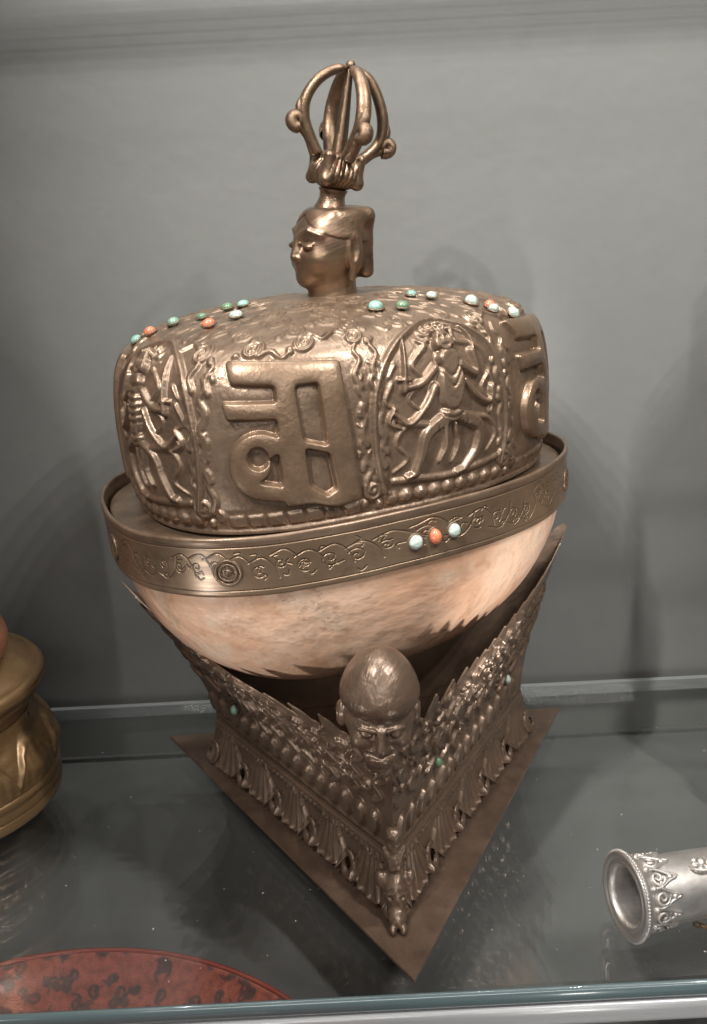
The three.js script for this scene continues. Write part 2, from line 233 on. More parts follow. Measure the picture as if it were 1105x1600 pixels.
// lip and petal border along the base
R.add((g) => { g.fillRect(0, 0, LW, 1.3); }, 0.25, 0.9);
R.add((g) => { for (const c of GLYPHS) wrap(g, () => { for (let k = -3; k <= 3; k++) { const x = c + k * 6.9; path(g, [[x - 2.6, 2.4], [x - 3, 6.4], [x + 2.6, 6.8], [x + 3, 2.4]], true); g.fill(); } }); }, 0.35, 0.8);
R.add((g) => { for (const c of MEDALS) wrap(g, () => { for (let k = -4; k <= 4; k++) { disc(g, c + k * 6, 5, 2.6, 2.1); } }); }, 0.45, 1.7);
R.add((g) => { g.lineWidth = 0.35; for (const c of MEDALS) wrap(g, () => { for (let k = -22; k <= 22; k++) { path(g, [[c + k * 1.25, 3], [c + k * 1.25 + 0.3, 7]]); g.stroke(); } }); for (const c of GLYPHS) wrap(g, () => { for (let k = -24; k <= 24; k++) { path(g, [[c + k * 0.9, 6.9], [c + k * 0.9, 8.4]]); g.stroke(); } }); }, 0.08, -0.3);
// medallion frames: two ridges with a corded line
for (const c of MEDALS) {
  R.add((g) => wrap(g, () => curve(g, medalOutline().map(([x, y]) => [c + x, y]), 1.7)), 0.2, 1.6);
  R.add((g) => wrap(g, () => curve(g, medalOutline(1.6).map(([x, y]) => [c + x, y]), 0.9)), 0.2, 0.7);
  R.add((g) => wrap(g, () => { const p = new THREE.CatmullRomCurve3(medalOutline(0.8).map(([x, y]) => new THREE.Vector3(c + x, y, 0)), false, 'centripetal').getSpacedPoints(170); for (const s of p) disc(g, s.x, s.y, 0.32); }), 0.1, 0.55);
  R.add((g) => wrap(g, () => { path(g, medalOutline(2).map(([x, y]) => [c + x, y]), true); g.fill(); }), 0.8, -0.5);
  medalMask.push(R.mask((g) => wrap(g, () => { path(g, medalOutline(-0.4).map(([x, y]) => [c + x, y]), true); g.fill(); })));
}
// figures
MEDALS.forEach((c, i) => {
  const m = i % 2 ? 1 : -1, bony = i === 0;
  R.top((g) => wrap(g, () => { const { q, t, d } = figure(g, c, m, 1);          // scarves, flames and hair behind the body, low
    t([[262, 55], [255, 49], [258, 44], [252, 38], [257, 33]], 2, 0.8); t([[276, 55], [286, 51], [289, 43], [284, 37], [290, 30]], 2, 0.8);
    t([[262, 28], [250, 29], [246, 24], [250, 18], [244, 14]], 2, 0.7); t([[276, 28], [286, 26], [290, 20], [285, 14]], 2, 0.8);
    for (let k = 0; k < 7; k++) { const a = (20 + k * 23) * RAD; t([[270 + Math.cos(a) * 6, 55 + Math.sin(a) * 5], [270 + Math.cos(a + 0.25) * 9, 55 + Math.sin(a + 0.25) * 8], [270 + Math.cos(a) * 12, 54 + Math.sin(a) * 10]], 1.6, 0.5); }
    q([[244, 11], [256, 10], [268, 9], [282, 10], [291, 11]], 2);
    t([[246, 44], [243, 38], [247, 35], [245, 30]], 1.5, 0.6); t([[248, 50], [245, 46]], 1.4, 0.6);
  }), 0.2, 0.95);
  R.top((g) => wrap(g, () => { const { q, t, d } = figure(g, c, m, 0.8);          // limbs
    t([[264, 47], [257, 42.6], [250.6, 42]], 3.4, 2.4); t([[250.4, 41], [251.8, 50], [253.6, 60]], 2.2, 1); q([[248.6, 45], [253.4, 44.4]], 1.3);
    t([[263, 41], [258.6, 35], [251, 30], [246, 34]], 3, 1.8); t([[246, 36], [243.6, 31.5], [248, 29]], 1.6, 1);
    t([[275, 47], [282, 42.5], [281.4, 50.5]], 3.4, 2); t([[281.6, 47], [283, 55], [281, 60]], 1.8, 0.9);
    t([[276, 41], [281.5, 34.5], [287, 32], [288.5, 37]], 3, 1.8); t([[287, 28], [289.5, 36], [288, 42]], 1.2, 0.8);
    t([[267, 30], [258.5, 25.5], [255.6, 18.5], [252.6, 12.8]], bony ? 3.2 : 5.6, 2.6); t([[272, 30], [281.5, 24], [280, 16.5], [274, 10.6]], bony ? 3.2 : 5.8, 2.8);
    q([[253.5, 12.5], [249.4, 11.6]], 2.4); q([[275, 10.6], [270, 9.6]], 2.4);
    t([[266, 27], [265.6, 20], [262.6, 15]], 3, 1); t([[270, 27], [271, 20], [268, 14]], 2.6, 1);
  }), 0.27, 1.9);
  R.top((g) => wrap(g, () => { const { q, t, d } = figure(g, c, m, 0.86);          // trunk and head
    d(269.8, 40.8, bony ? 4.8 : 6.4, 10.4, -0.12); d(270.2, 49.5, 5.4, 4); d(269, 30.6, 5, 3.2);
  }), 0.5, 2.6);
  R.top((g) => wrap(g, () => { const { d } = figure(g, c, m, 1); d(270, 55.4, 3.5, 3.9); d(266.6, 54.6, 1.1, 2); d(273.4, 54.6, 1.1, 2); for (let k = -2; k <= 2; k++) d(270 + k * 1.9, 60.2 - Math.abs(k) * 0.55, 0.85, 1.2); }), 0.24, 2.7);
  R.add((g) => wrap(g, () => { const { q, d } = figure(g, c, m, 1); d(268.6, 56.4, 0.6); d(271.4, 56.4, 0.6); q([[268.8, 53.6], [271.2, 53.6]], 0.6); q([[264.8, 33.6], [269, 32], [274, 33.4]], 0.9); q([[265, 30.8], [269, 29.4], [273.6, 30.6]], 0.7); for (let k = 0; k < 7; k++) q([[262.8 + k * 2.1, 27.5], [262.4 + k * 2.1, 21]], 0.45); if (bony) for (let k = 0; k < 6; k++) q([[264.5, 37 + k * 2.4], [270, 36 + k * 2.4], [275, 37.4 + k * 2.4]], 0.8); else { q([[265.6, 47.5], [269.8, 43.5], [274.4, 47.5]], 0.7); q([[266, 45], [269.8, 40], [274.6, 45.4]], 0.5); } }), 0.14, -0.85);
});
// flames in the gaps between panels
for (let s = 0; s < 8; s++) {
  const c = 57 + s * 60 + (s % 2 ? 0.5 : -0.5); seed = 100 + s;
  for (const x0 of [-3.4, 2.6]) R.top((g) => wrap(g, () => {
    for (let v = 13 + rr(0, 4); v < 57; v += rr(7.5, 11)) { const x = c + x0 + rr(-0.8, 0.8), d = rnd() < 0.5 ? 1 : -1, k = rr(0.8, 1.2); taper(g, [[x + d * 0.9, v - 6], [x - d * 1.0 * k, v - 1.8], [x + d * 1.1 * k, v + 2.8], [x - d * 0.6, v + 6.5], [x + d * 1.3, v + 9.5]], rr(2.1, 3), 0.6); if (rnd() < 0.35) disc(g, x + d * 2, v - 1, 1, 1.6, d * 0.5); }
  }), 0.2, 0.95);
  R.top((g) => wrap(g, () => { spiral(g, c - 1.5, 9.6, 3.6, 1.6, rr(0, 6), 1, 1.5); spiral(g, c + 4.2, 6.4, 1.9, 1.3, rr(0, 6), -1, 1.1); disc(g, c - 5.2, 5, 1.6); disc(g, c + 0.5, 4, 1.5); }), 0.22, 1.25);
  R.add((g) => wrap(g, () => { g.lineWidth = 0.35; for (let k = 0; k < 26; k++) { const v = rr(12, 58), x = c + rr(-6, 6); path(g, [[x, v], [x + rr(-0.6, 0.6), v + 3]]); g.stroke(); } }), 0.1, -0.35);
}
// shoulder and crown: scrolls
seed = 300;
for (const [v0, n, r] of [[62.5, 24, 4.3], [71, 20, 5], [80, 16, 5.6], [90, 12, 6.4], [101, 9, 8]]) for (let k = 0; k < n; k++) {
  const c = (k + 0.5 + (v0 % 2 ? 0.2 : 0)) * LW / n, st = LW / n / 22;
  const inMedal = v0 < 68 && MEDALS.some((m) => Math.abs(((c - m + 1.5 * LW) % LW) - LW / 2) < 15);
  if (inMedal) continue;
  const dv = rr(-1.2, 1.2), dir = rnd() < 0.5 ? 1 : -1, a0 = rr(0, 6);
  R.top((g) => { g.save(); g.translate(c, v0 + dv); g.scale(Math.max(1, st), 1); spiral(g, 0, 0, r, 2.1, a0, dir, 1.2); taper(g, [[Math.cos(a0) * r, Math.sin(a0) * r], [Math.cos(a0) * r + dir * 4, Math.sin(a0) * r + 2], [Math.cos(a0) * r + dir * 9, Math.sin(a0) * r - 1.5], [Math.cos(a0) * r + dir * 12, Math.sin(a0) * r + 1.5]], 1.9, 0.8); disc(g, -dir * r * 1.25, -r * 0.7, 1.3, 1.9, 0.5); g.restore(); }, 0.2, v0 > 68 ? 0.55 : 1.1);
}
// syllables last, so their plateaus are smooth
for (const c of GLYPHS) {
  const soft = R.mask((g) => wrap(g, () => glyphShape(g, c)), 0.36), wide = R.mask((g) => wrap(g, () => glyphShape(g, c)), 1.5);
  for (let i = 0; i < R.a.length; i++) if (wide[i] > 0.004) { const k = sstep(0.22, 0.78, soft[i]); const flat = 0.5 + 0.5 * wide[i]; R.a[i] = mix(R.a[i] * (1 - sstep(0.01, 0.3, wide[i]) * 0.85) - 0.25 * sstep(0.02, 0.5, wide[i]), 2.7 * flat + 0.08 * noise(i % R.w * 0.02, Math.floor(i / R.w) * 0.02, 5), k); }
  glyphMask.push(soft);
}
const LID_XF = lean(new THREE.Group()); LID_XF.position.set(...RIM_AT); LID_XF.updateMatrixWorld();
const lid = thing('domed_lid', 'domed embossed copper lid set with small stones and topped by a carved head and prongs', 'lid', RIM_AT);
lean(lid);
{
  const ls = [], vs = [];
  for (let x = 0; x < 96; x += 1.3) ls.push(x); for (let x = 96; x < 348; x += 0.27) ls.push(x); for (let x = 348; x < LW; x += 1.3) ls.push(x); ls.push(LW);
  for (let y = 0; y < 67; y += 0.29) vs.push(y); for (let y = 67; y < LH - 0.4; y += 0.75) vs.push(y); vs.push(LH);
  const ni = ls.length - 1, nj = vs.length - 1;
  const g = gridGeo(ni, nj, (i, j) => { const l = ls[i], v = vs[j], p = lidBase(l / 1000, v / 1000), n = lidNormal(clamp(l, 0.7, LW - 0.7) / 1000, v / 1000); const fade = 1 - sstep(LH - 22, LH - 8, v), seam = sstep(0, 3, Math.min(l, LW - l)); p.addScaledVector(n, R.at(l, v) * fade * seam / 1000); return [p.x, p.y, p.z, l / LW, v / LH]; }, false, true);
  const uv = g.attributes.uv, cls = new Int8Array(uv.count);
  for (let i = 0; i < uv.count; i++) { const l = uv.getX(i) * LW, v = uv.getY(i) * LH; cls[i] = -1; for (let k = 0; k < 4; k++) { if (R.at(l, v, glyphMask[k]) > 0.25) { cls[i] = k; break; } if (R.at(l, v, medalMask[k]) > 0.5) cls[i] = 4 + k; } }
  for (let k = -1; k < 8; k++) { const s = subset(g, (a) => cls[a] === k); part(k < 0 ? 'dome' : k < 4 ? 'raised_syllable' : 'figure_medallion', s, k >= 0 && k < 4 ? M.glyph : M.lid, lid); }
  // flat brim that drops into the rim
  const br = gridGeo(240, 6, (i, j) => { const t = -i / 240 * 6.28318, s = [0.74, 0.80, 0.95, 0.965, 0.968, 0.966, 0.94][j], y = [-0.001, -0.0012, -0.0022, -0.0024, -0.003, -0.004, -0.005][j]; const [x, z] = oval(t, s); return [x, y, z, i / 240, j / 6]; }, true, true);
  part('brim', br, M.ledge, lid);
}
const stoneGeo = new THREE.SphereGeometry(1, 24, 16), collarGeo = new THREE.TorusGeometry(1, 0.16, 8, 28);
function setStone(parent, p, n, r, m, name, rx = 1) { const g = new THREE.Mesh(stoneGeo, m); g.name = name; g.castShadow = true; g.position.copy(p).addScaledVector(n, r * 0.15); g.quaternion.setFromUnitVectors(new THREE.Vector3(0, 0, 1), n); g.scale.set(r * rx * rr(0.9, 1.12), r * rr(0.88, 1.1), r * rr(0.65, 0.9)); g.rotateZ(rr(0, 0.5)); parent.add(g); const c = part('collar', collarGeo, M.ledge, g); c.scale.set(1.1, 1.1, 1.2); c.position.z = -0.22; return g; }
// stones of the lid: place round the oval, place up the dome (mm), radius (mm), kind
for (const [l, v, r, k] of [[112, 61, 2.3, 'turq'], [115, 66, 2.5, 'coral'], [117, 74, 2.4, 'dull'], [129, 82, 2.3, 'green'], [155.2, 78, 2.6, 'coral'], [159.3, 87, 2.7, 'pale'], [118, 92, 2.2, 'green'], [123.7, 97, 2.5, 'turq'], [254.3, 82.5, 2.7, 'turq'], [269, 79.2, 2.7, 'green'], [298.1, 91.3, 2.3, 'dull'], [302.2, 84.6, 2.3, 'pale'], [307.4, 71.3, 2.7, 'pale'], [311.5, 65.9, 2.4, 'coral'], [309.4, 63.5, 2.3, 'pale'], [318, 59.2, 2.6, 'pale']]) {
  const p = lidBase(l / 1000, v / 1000), n = lidNormal(l / 1000, v / 1000); p.addScaledVector(n, 0.0012); setStone(lid, p, n, r * 0.86 / 1000, M[k], k === 'coral' ? 'coral_stone' : 'turquoise_stone');
}
// finial: head
{
  const S = (p) => V(Math.abs(p.x), p.y, p.z);
  const head = (p) => {
    const q = S(p);
    let d = ell(p, 0, 2, -1, 12.2, 13, 13);
    d = smin(d, ell(p, 0, -5, 3, 9.4, 8.6, 9.2), 5);
    d = smin(d, ell(p, 0, -10.2, 9, 3.6, 2.6, 3), 3.5);              // chin
    d = smin(d, ell(q, 6, -3.6, 7.6, 3.4, 3.4, 3), 3);               // cheeks
    d = smin(d, smin(cap(q, [1.6, 4.9, 11.2], [5, 6.4, 10.4], 0.35, 0.35), cap(q, [5, 6.4, 10.4], [9, 4.8, 7.8], 0.35, 0.2), 0.5), 2.4);  // brows
    d = smax(d, -ell(q, 4.8, 1.4, 12.6, 3.6, 1.9, 2.4), 1.6);
    d = smin(d, ell(q, 4.8, 1.2, 10.6, 2.7, 1.25, 1.9), 0.5);        // eyes
    d = smin(d, cap(q, [2.4, 2.1, 12], [7.2, 2, 9.9], 0.42), 0.4);
    d = smin(d, cap(p, [0, 3.6, 11.8], [0, -2.2, 13.3], 1.1, 1.6), 1.6);   // nose
    d = smin(d, ell(q, 1.5, -2.8, 12.4, 1.3, 1, 1.2), 0.8);
    d = smin(d, cap(q, [0, -5.7, 12.1], [2.9, -5.9, 10.7], 0.85, 0.45), 0.5);  // lips
    d = smin(d, cap(q, [0, -7.5, 11.5], [2.3, -7.2, 10.6], 0.9, 0.5), 0.5);
    d = smin(d, cap(p, [0, -6, -1], [0, -19, -1], 7.6, 9), 3);     // neck
    let e = ell(q, 11.8, -0.6, -3.4, 1.7, 6.6, 3.1); e = smax(e, -ell(q, 13.7, 0.2, -2.8, 1.3, 4.2, 1.5), 0.6); e = smin(e, cap(q, [11.6, -5, -3.2], [10.8, -10, -2.6], 1.4, 1.1), 1.2);
    d = smin(d, e, 0.8);
    let h = ell(p, 0, 2.6, -1.6, 13, 13.8, 13.4); h = smax(h, -(p.y - 11.2 + 0.62 * Math.abs(p.x) - 0.55 * Math.min(p.z + 1, 0) * -1 * (p.z < -1 ? 1 : 0) - Math.max(0, -p.z - 1) * -0.9), 0.7);   // hair swept back from the brow
    h = smin(h, rbox(p, 0, 10, -5, 10.8, 3.4, 9, 3.2), 3); h = smax(h, p.y - 13.4, 1.5);
    d = smin(smax(d, p.y - 12.8, 2.5), h, 0.4);
    d = smin(d, rbox(p, 0, 0.6, -10.8, 9.6, 11.4, 2.6, 2.5), 2);
    return d;
  };
  const hg = sdfGeo(head, 26, 112);
  const h = part('carved_head', hg, M.finial, lid);
  const H = thing('tmp', '', '', [0, 0, 0]); scene.remove(H); used.delete('tmp');
  h.userData.label = 'cast bronze head with flat-topped hair, facing left';
  // lid axes are leaned: undo for the upright finial
  lid.updateMatrixWorld();
  const place = (o, wx, wy, wz, ry, rz = 0, rx = 0) => { const m = new THREE.Matrix4().compose(new THREE.Vector3(wx, wy, wz), new THREE.Quaternion().setFromEuler(new THREE.Euler(rx, ry, rz, 'ZYX')), new THREE.Vector3(1, 1, 1)); m.premultiply(lid.matrixWorld.clone().invert()); m.decompose(o.position, o.quaternion, o.scale); };
  place(h, -0.0092, 0.2305, -0.006, -60 * RAD, -0.03, 0.02); h.scale.multiplyScalar(1.06);
  // neck of the prongs
  const vj = new THREE.Group(); vj.name = 'thunderbolt'; lid.add(vj); place(vj, -0.0078, 0.2432, -0.006, 0, -0.2); vj.scale.set(0.93, 0.89, 0.93);
  vj.userData.label = 'cast bronze half thunderbolt of curved prongs on a lotus knob';
  part('stem', lathe([[0.0072, -0.002], [0.0064, 0.001], [0.0052, 0.004], [0.005, 0.0065], [0.0058, 0.0085]], 48, 24), M.finial, vj);
  const knob = (p) => { const a = Math.atan2(p.z, p.x), r = Math.hypot(p.x, p.z); let d = ell(p, 0, 15, 0, 9.4, 7.4, 9.4); const k = Math.cos(a * 8); d -= 0.9 * sstep(0.1, 0.9, Math.abs(Math.cos(a * 4))) * sstep(6, 10, r) * (1 - Math.abs(p.y - 14) / 9); d += 0.35 * sstep(0.7, 1, Math.abs(Math.sin(a * 16 + p.y * 0.3))) * sstep(5, 8, r); for (let i = 0; i < 4; i++) { const b = i * 1.5708 + 0.35; d = smin(d, ell(p, Math.cos(b) * 9.2, 11.8, Math.sin(b) * 9.2, 2.7, 2.6, 2.7), 1.4); d = smin(d, cap(p, [Math.cos(b) * 8.6, 14, Math.sin(b) * 8.6], [Math.cos(b) * 9.4, 21, Math.sin(b) * 9.4], 2.4, 2), 2); } d = smin(d, ell(p, 0, 21, 0, 7.6, 2.4, 7.6), 2); return d; };
  part('lotus_knob', sdfGeo(knob, 15, 72, [0, 15, 0]), M.finial, vj);
  for (let i = 0; i < 4; i++) {
    const a = [196, 297, 8, 108][i] * RAD, dy = [0.001, 0, -0.0035, 0][i], c = Math.cos(a), s = -Math.sin(a), P = ([r, y]) => [c * r, y + dy * sstep(0.02, 0.03, y) * sstep(0.054, 0.04, y), s * r];
    const arch = tube([[0.0075, 0.020], [0.0115, 0.0255], [0.0152, 0.0325], [0.0155, 0.039], [0.0125, 0.0462], [0.0075, 0.0515], [0.0022, 0.0538], [0.0004, 0.0545]].map(P), (t) => 0.0001 + 0.0028 * Math.min(1, 1.2 - 0.42 * t) * sstep(0, 0.04, t) * sstep(1.03, 0.9, t), 70, 14, 0.78);
    const fin = tube([[0.0135, 0.0305], [0.0172, 0.0355], [0.0168, 0.041]].map(P), (t) => 0.0022 * Math.sin(Math.PI * clamp(t * 0.9 + 0.08, 0, 1)), 24, 10, 0.8);
    const curlPts = []; for (let k = 0; k <= 20; k++) { const b = -1.9 + k / 20 * 6.2, q = 0.0026 * (1 - 0.72 * k / 20); curlPts.push(P([0.0178 + Math.cos(b) * q, 0.0312 + Math.sin(b) * q])); }
    const curl = tube(curlPts, (t) => 0.0025 * (1.05 - 0.25 * t), 40, 12, 1.2);
    const root = tube([[0.0092, 0.0205], [0.0128, 0.0262], [0.0165, 0.0292]].map(P), (t) => 0.0021 - 0.0004 * t, 16, 10);
    part('prong', mergeGeometries([arch, fin, curl, root]), M.finial, vj);
  }
  part('centre_prong', tube([[0, 0.02, 0], [0.0002, 0.033, 0], [0, 0.047, 0], [0, 0.0562, 0]], (t) => 0.0004 + 0.0027 * (1 - 0.72 * t) * sstep(1.02, 0.93, t), 40, 4), M.finial, vj);
  part('tip', new THREE.SphereGeometry(0.0018, 16, 12), M.finial, vj).position.set(0, 0.0552, 0);
}

// ------------------------------------------------------------------ skull cup: bone bowl with metal rim
const cup = thing('skull_cup', 'cream bone bowl with engraved brown metal rim band, held in the triangular stand', 'cup', RIM_AT);
lean(cup);
{
  const boneMap = tex(1024, 512, (u, v) => {
    const N = (P, z, o) => fbm(u * P * 4.6, v * P, z, o), a = N(3, 1, 5), b = N(11, 9, 4), c = N(34, 17, 2), st = N(7, 2.2, 3), f = N(70, 7, 1);
    const warm = sstep(-0.28, 0.34, a + 0.3 * st), sp = sstep(0.1, 0.42, b + c * 0.6 + a * 0.4), pale = sstep(0.02, 0.4, N(5, 33, 4) + 0.2 * f);
    let col = [mix(0.68, 0.6, warm), mix(0.465, 0.35, warm), mix(0.335, 0.225, warm)];
    col = col.map((x, k) => mix(x, [0.66, 0.52, 0.40][k], pale * 0.75)); col = col.map((x, k) => mix(x, [0.34, 0.19, 0.11][k], sp * 0.42)); const cr = sstep(0.02, 0.0, Math.abs(noise(u * 9, v * 2.2, 40) + 0.2 * noise(u * 70, v * 16, 3) + 0.1 * noise(u * 260, v * 60, 3))) * sstep(0.15, 0.45, noise(u * 5, v * 2, 80) + 0.2), pit = sstep(0.42, 0.6, N(55, 61, 2));
    col = col.map((x, k) => mix(x, [0.2, 0.12, 0.08][k], cr * 0.5 + pit * 0.45)); const m = 1 + 0.12 * st + 0.14 * c; return col.map((x) => x * m);
  }, true, 1, 1);
  const boneBump = tex(512, 512, (u, v) => 0.5 + fbm(u * 40, v * 18, 5, 5) * 0.6);
  const bm = new THREE.MeshPhysicalMaterial({ map: boneMap, roughness: 0.4, bumpMap: again(boneBump, 2, 1), bumpScale: 0.0009, clearcoat: 0.4, clearcoatRoughness: 0.2 });
  const bp = new THREE.CatmullRomCurve3([[0.975, -0.012], [0.96, -0.02], [0.925, -0.0305], [0.86, -0.0425], [0.755, -0.0545], [0.6, -0.0655], [0.4, -0.0725], [0.2, -0.0758], [0, -0.0768]].map(([s, y]) => new THREE.Vector3(s * 0.08, y, 0)), false, 'centripetal');
  const ni = 320, nj = 120;
  part('bone_bowl', gridGeo(ni, nj, (i, j) => { const t = Math.PI * 1.5 - i / ni * 6.28318, p = bp.getPointAt(1 - j / nj), s = p.x / 0.08; const [x, z] = oval(t, s); const d = 0.0012 * fbm(x * 28, p.y * 28, z * 28, 3) * sstep(0, 0.3, s); const r = Math.hypot(x, z) + 1e-6; return [x + x / r * d, p.y + d * 0.5, z + z / r * d, i / ni, j / nj]; }, true, true), bm, cup);
  // engraved band
  const E = new Relief(LW / 3, 20, 12.8); seed = 500;
  E.add((g) => { g.lineWidth = 0.3; for (const y of [2.2, 17.4]) { path(g, [[0, y], [LW / 3, y]]); g.stroke(); } for (let x = 4; x < LW / 3 - 4; x += 7.2) { const d = rnd() < 0.5 ? 1 : -1, y = 10 + rr(-1.4, 1.4); g.lineWidth = 0.42; spiral(g, x, y, 2.3 + rr(-0.5, 0.5), 1.3, rr(0, 6), d, 0.36); curve(g, [[x - 3, y - d * 3], [x + 1.5, y - d * 4.6], [x + 5, y - d * 1.5], [x + 6.5, y + d * 3]], 0.42); for (let k = 0; k < 3; k++) { const a = rr(0, 6.28), px = x + rr(-1, 4), py = y + rr(-5, 5); curve(g, [[px, py], [px + Math.cos(a) * 1.4, py + Math.sin(a) * 1.2], [px + Math.cos(a + 1) * 2.4, py + Math.sin(a + 1) * 2]], 0.38); } } }, 0.05, -0.5);
  const et = E.texture(); et.repeat.set(3, 1);
  const bandM = M.band.clone(); bandM.bumpMap = et; bandM.bumpScale = 0.00038;
  const prof = [[0.958, -0.0175], [0.986, -0.0185], [0.990, -0.0182], [0.9915, -0.0174], [0.992, -0.0165], [0.995, -0.009], [0.9975, -0.001], [0.9995, -0.0004], [1.0025, 0.0005], [1.0025, 0.0016], [0.999, 0.0023], [0.989, 0.0024], [0.984, 0.0018], [0.982, 0.0006], [0.980, -0.002], [0.978, -0.006]];
  const sweep = (rows) => gridGeo(400, rows.length - 1, (i, j) => { const t = Math.PI * 1.5 - i / 400 * 6.28318, [s, y] = rows[j], w = 0.0006 * noise(Math.cos(t) * 3, Math.sin(t) * 3, 2), [x, z] = oval(t, s + w * 4); return [x, y + w, z, i / 400, clamp((y + 0.0185) / 0.02, 0, 1)]; }, false, true);
  const rb = part('rim_band', sweep(prof.slice(0, 8)), bandM, cup);
  part('rim_lip', sweep(prof.slice(7)), M.ledge, cup);
  const bandPt = (l, y) => { const [x, z] = oval(tOf(l), 0.994), [x2, z2] = oval(tOf(l + 0.001), 0.994), n = new THREE.Vector3(-(z2 - z), 0, x2 - x).normalize(); return [new THREE.Vector3(x, y, z), n]; };
  for (const [l, y, k] of [[0.2497, -0.0098, 'pale'], [0.2567, -0.0094, 'coral'], [0.2639, -0.009, 'pale'], [0.06, -0.009, 'turq'], [0.067, -0.009, 'coral'], [0.074, -0.009, 'turq']]) { const [p, n] = bandPt(l, y); setStone(cup, p, n, 0.0027, M[k === 'pale' ? 'palest' : k] ?? M.pale, k === 'coral' ? 'coral_stone' : 'turquoise_stone', 0.86); }
  const ros = mergeGeometries([new THREE.TorusGeometry(0.0042, 0.0006, 10, 36), new THREE.TorusGeometry(0.0028, 0.0005, 8, 30), new THREE.SphereGeometry(0.0014, 14, 10).scale(1, 1, 0.6)]);
  for (const l of [0.1895, 0.1345, 0.33]) { const [p, n] = bandPt(l, -0.0095); const o = part('rosette', ros, bandM, cup); o.position.copy(p).addScaledVector(n, 0.0003); o.quaternion.setFromUnitVectors(new THREE.Vector3(0, 0, 1), n); }
}

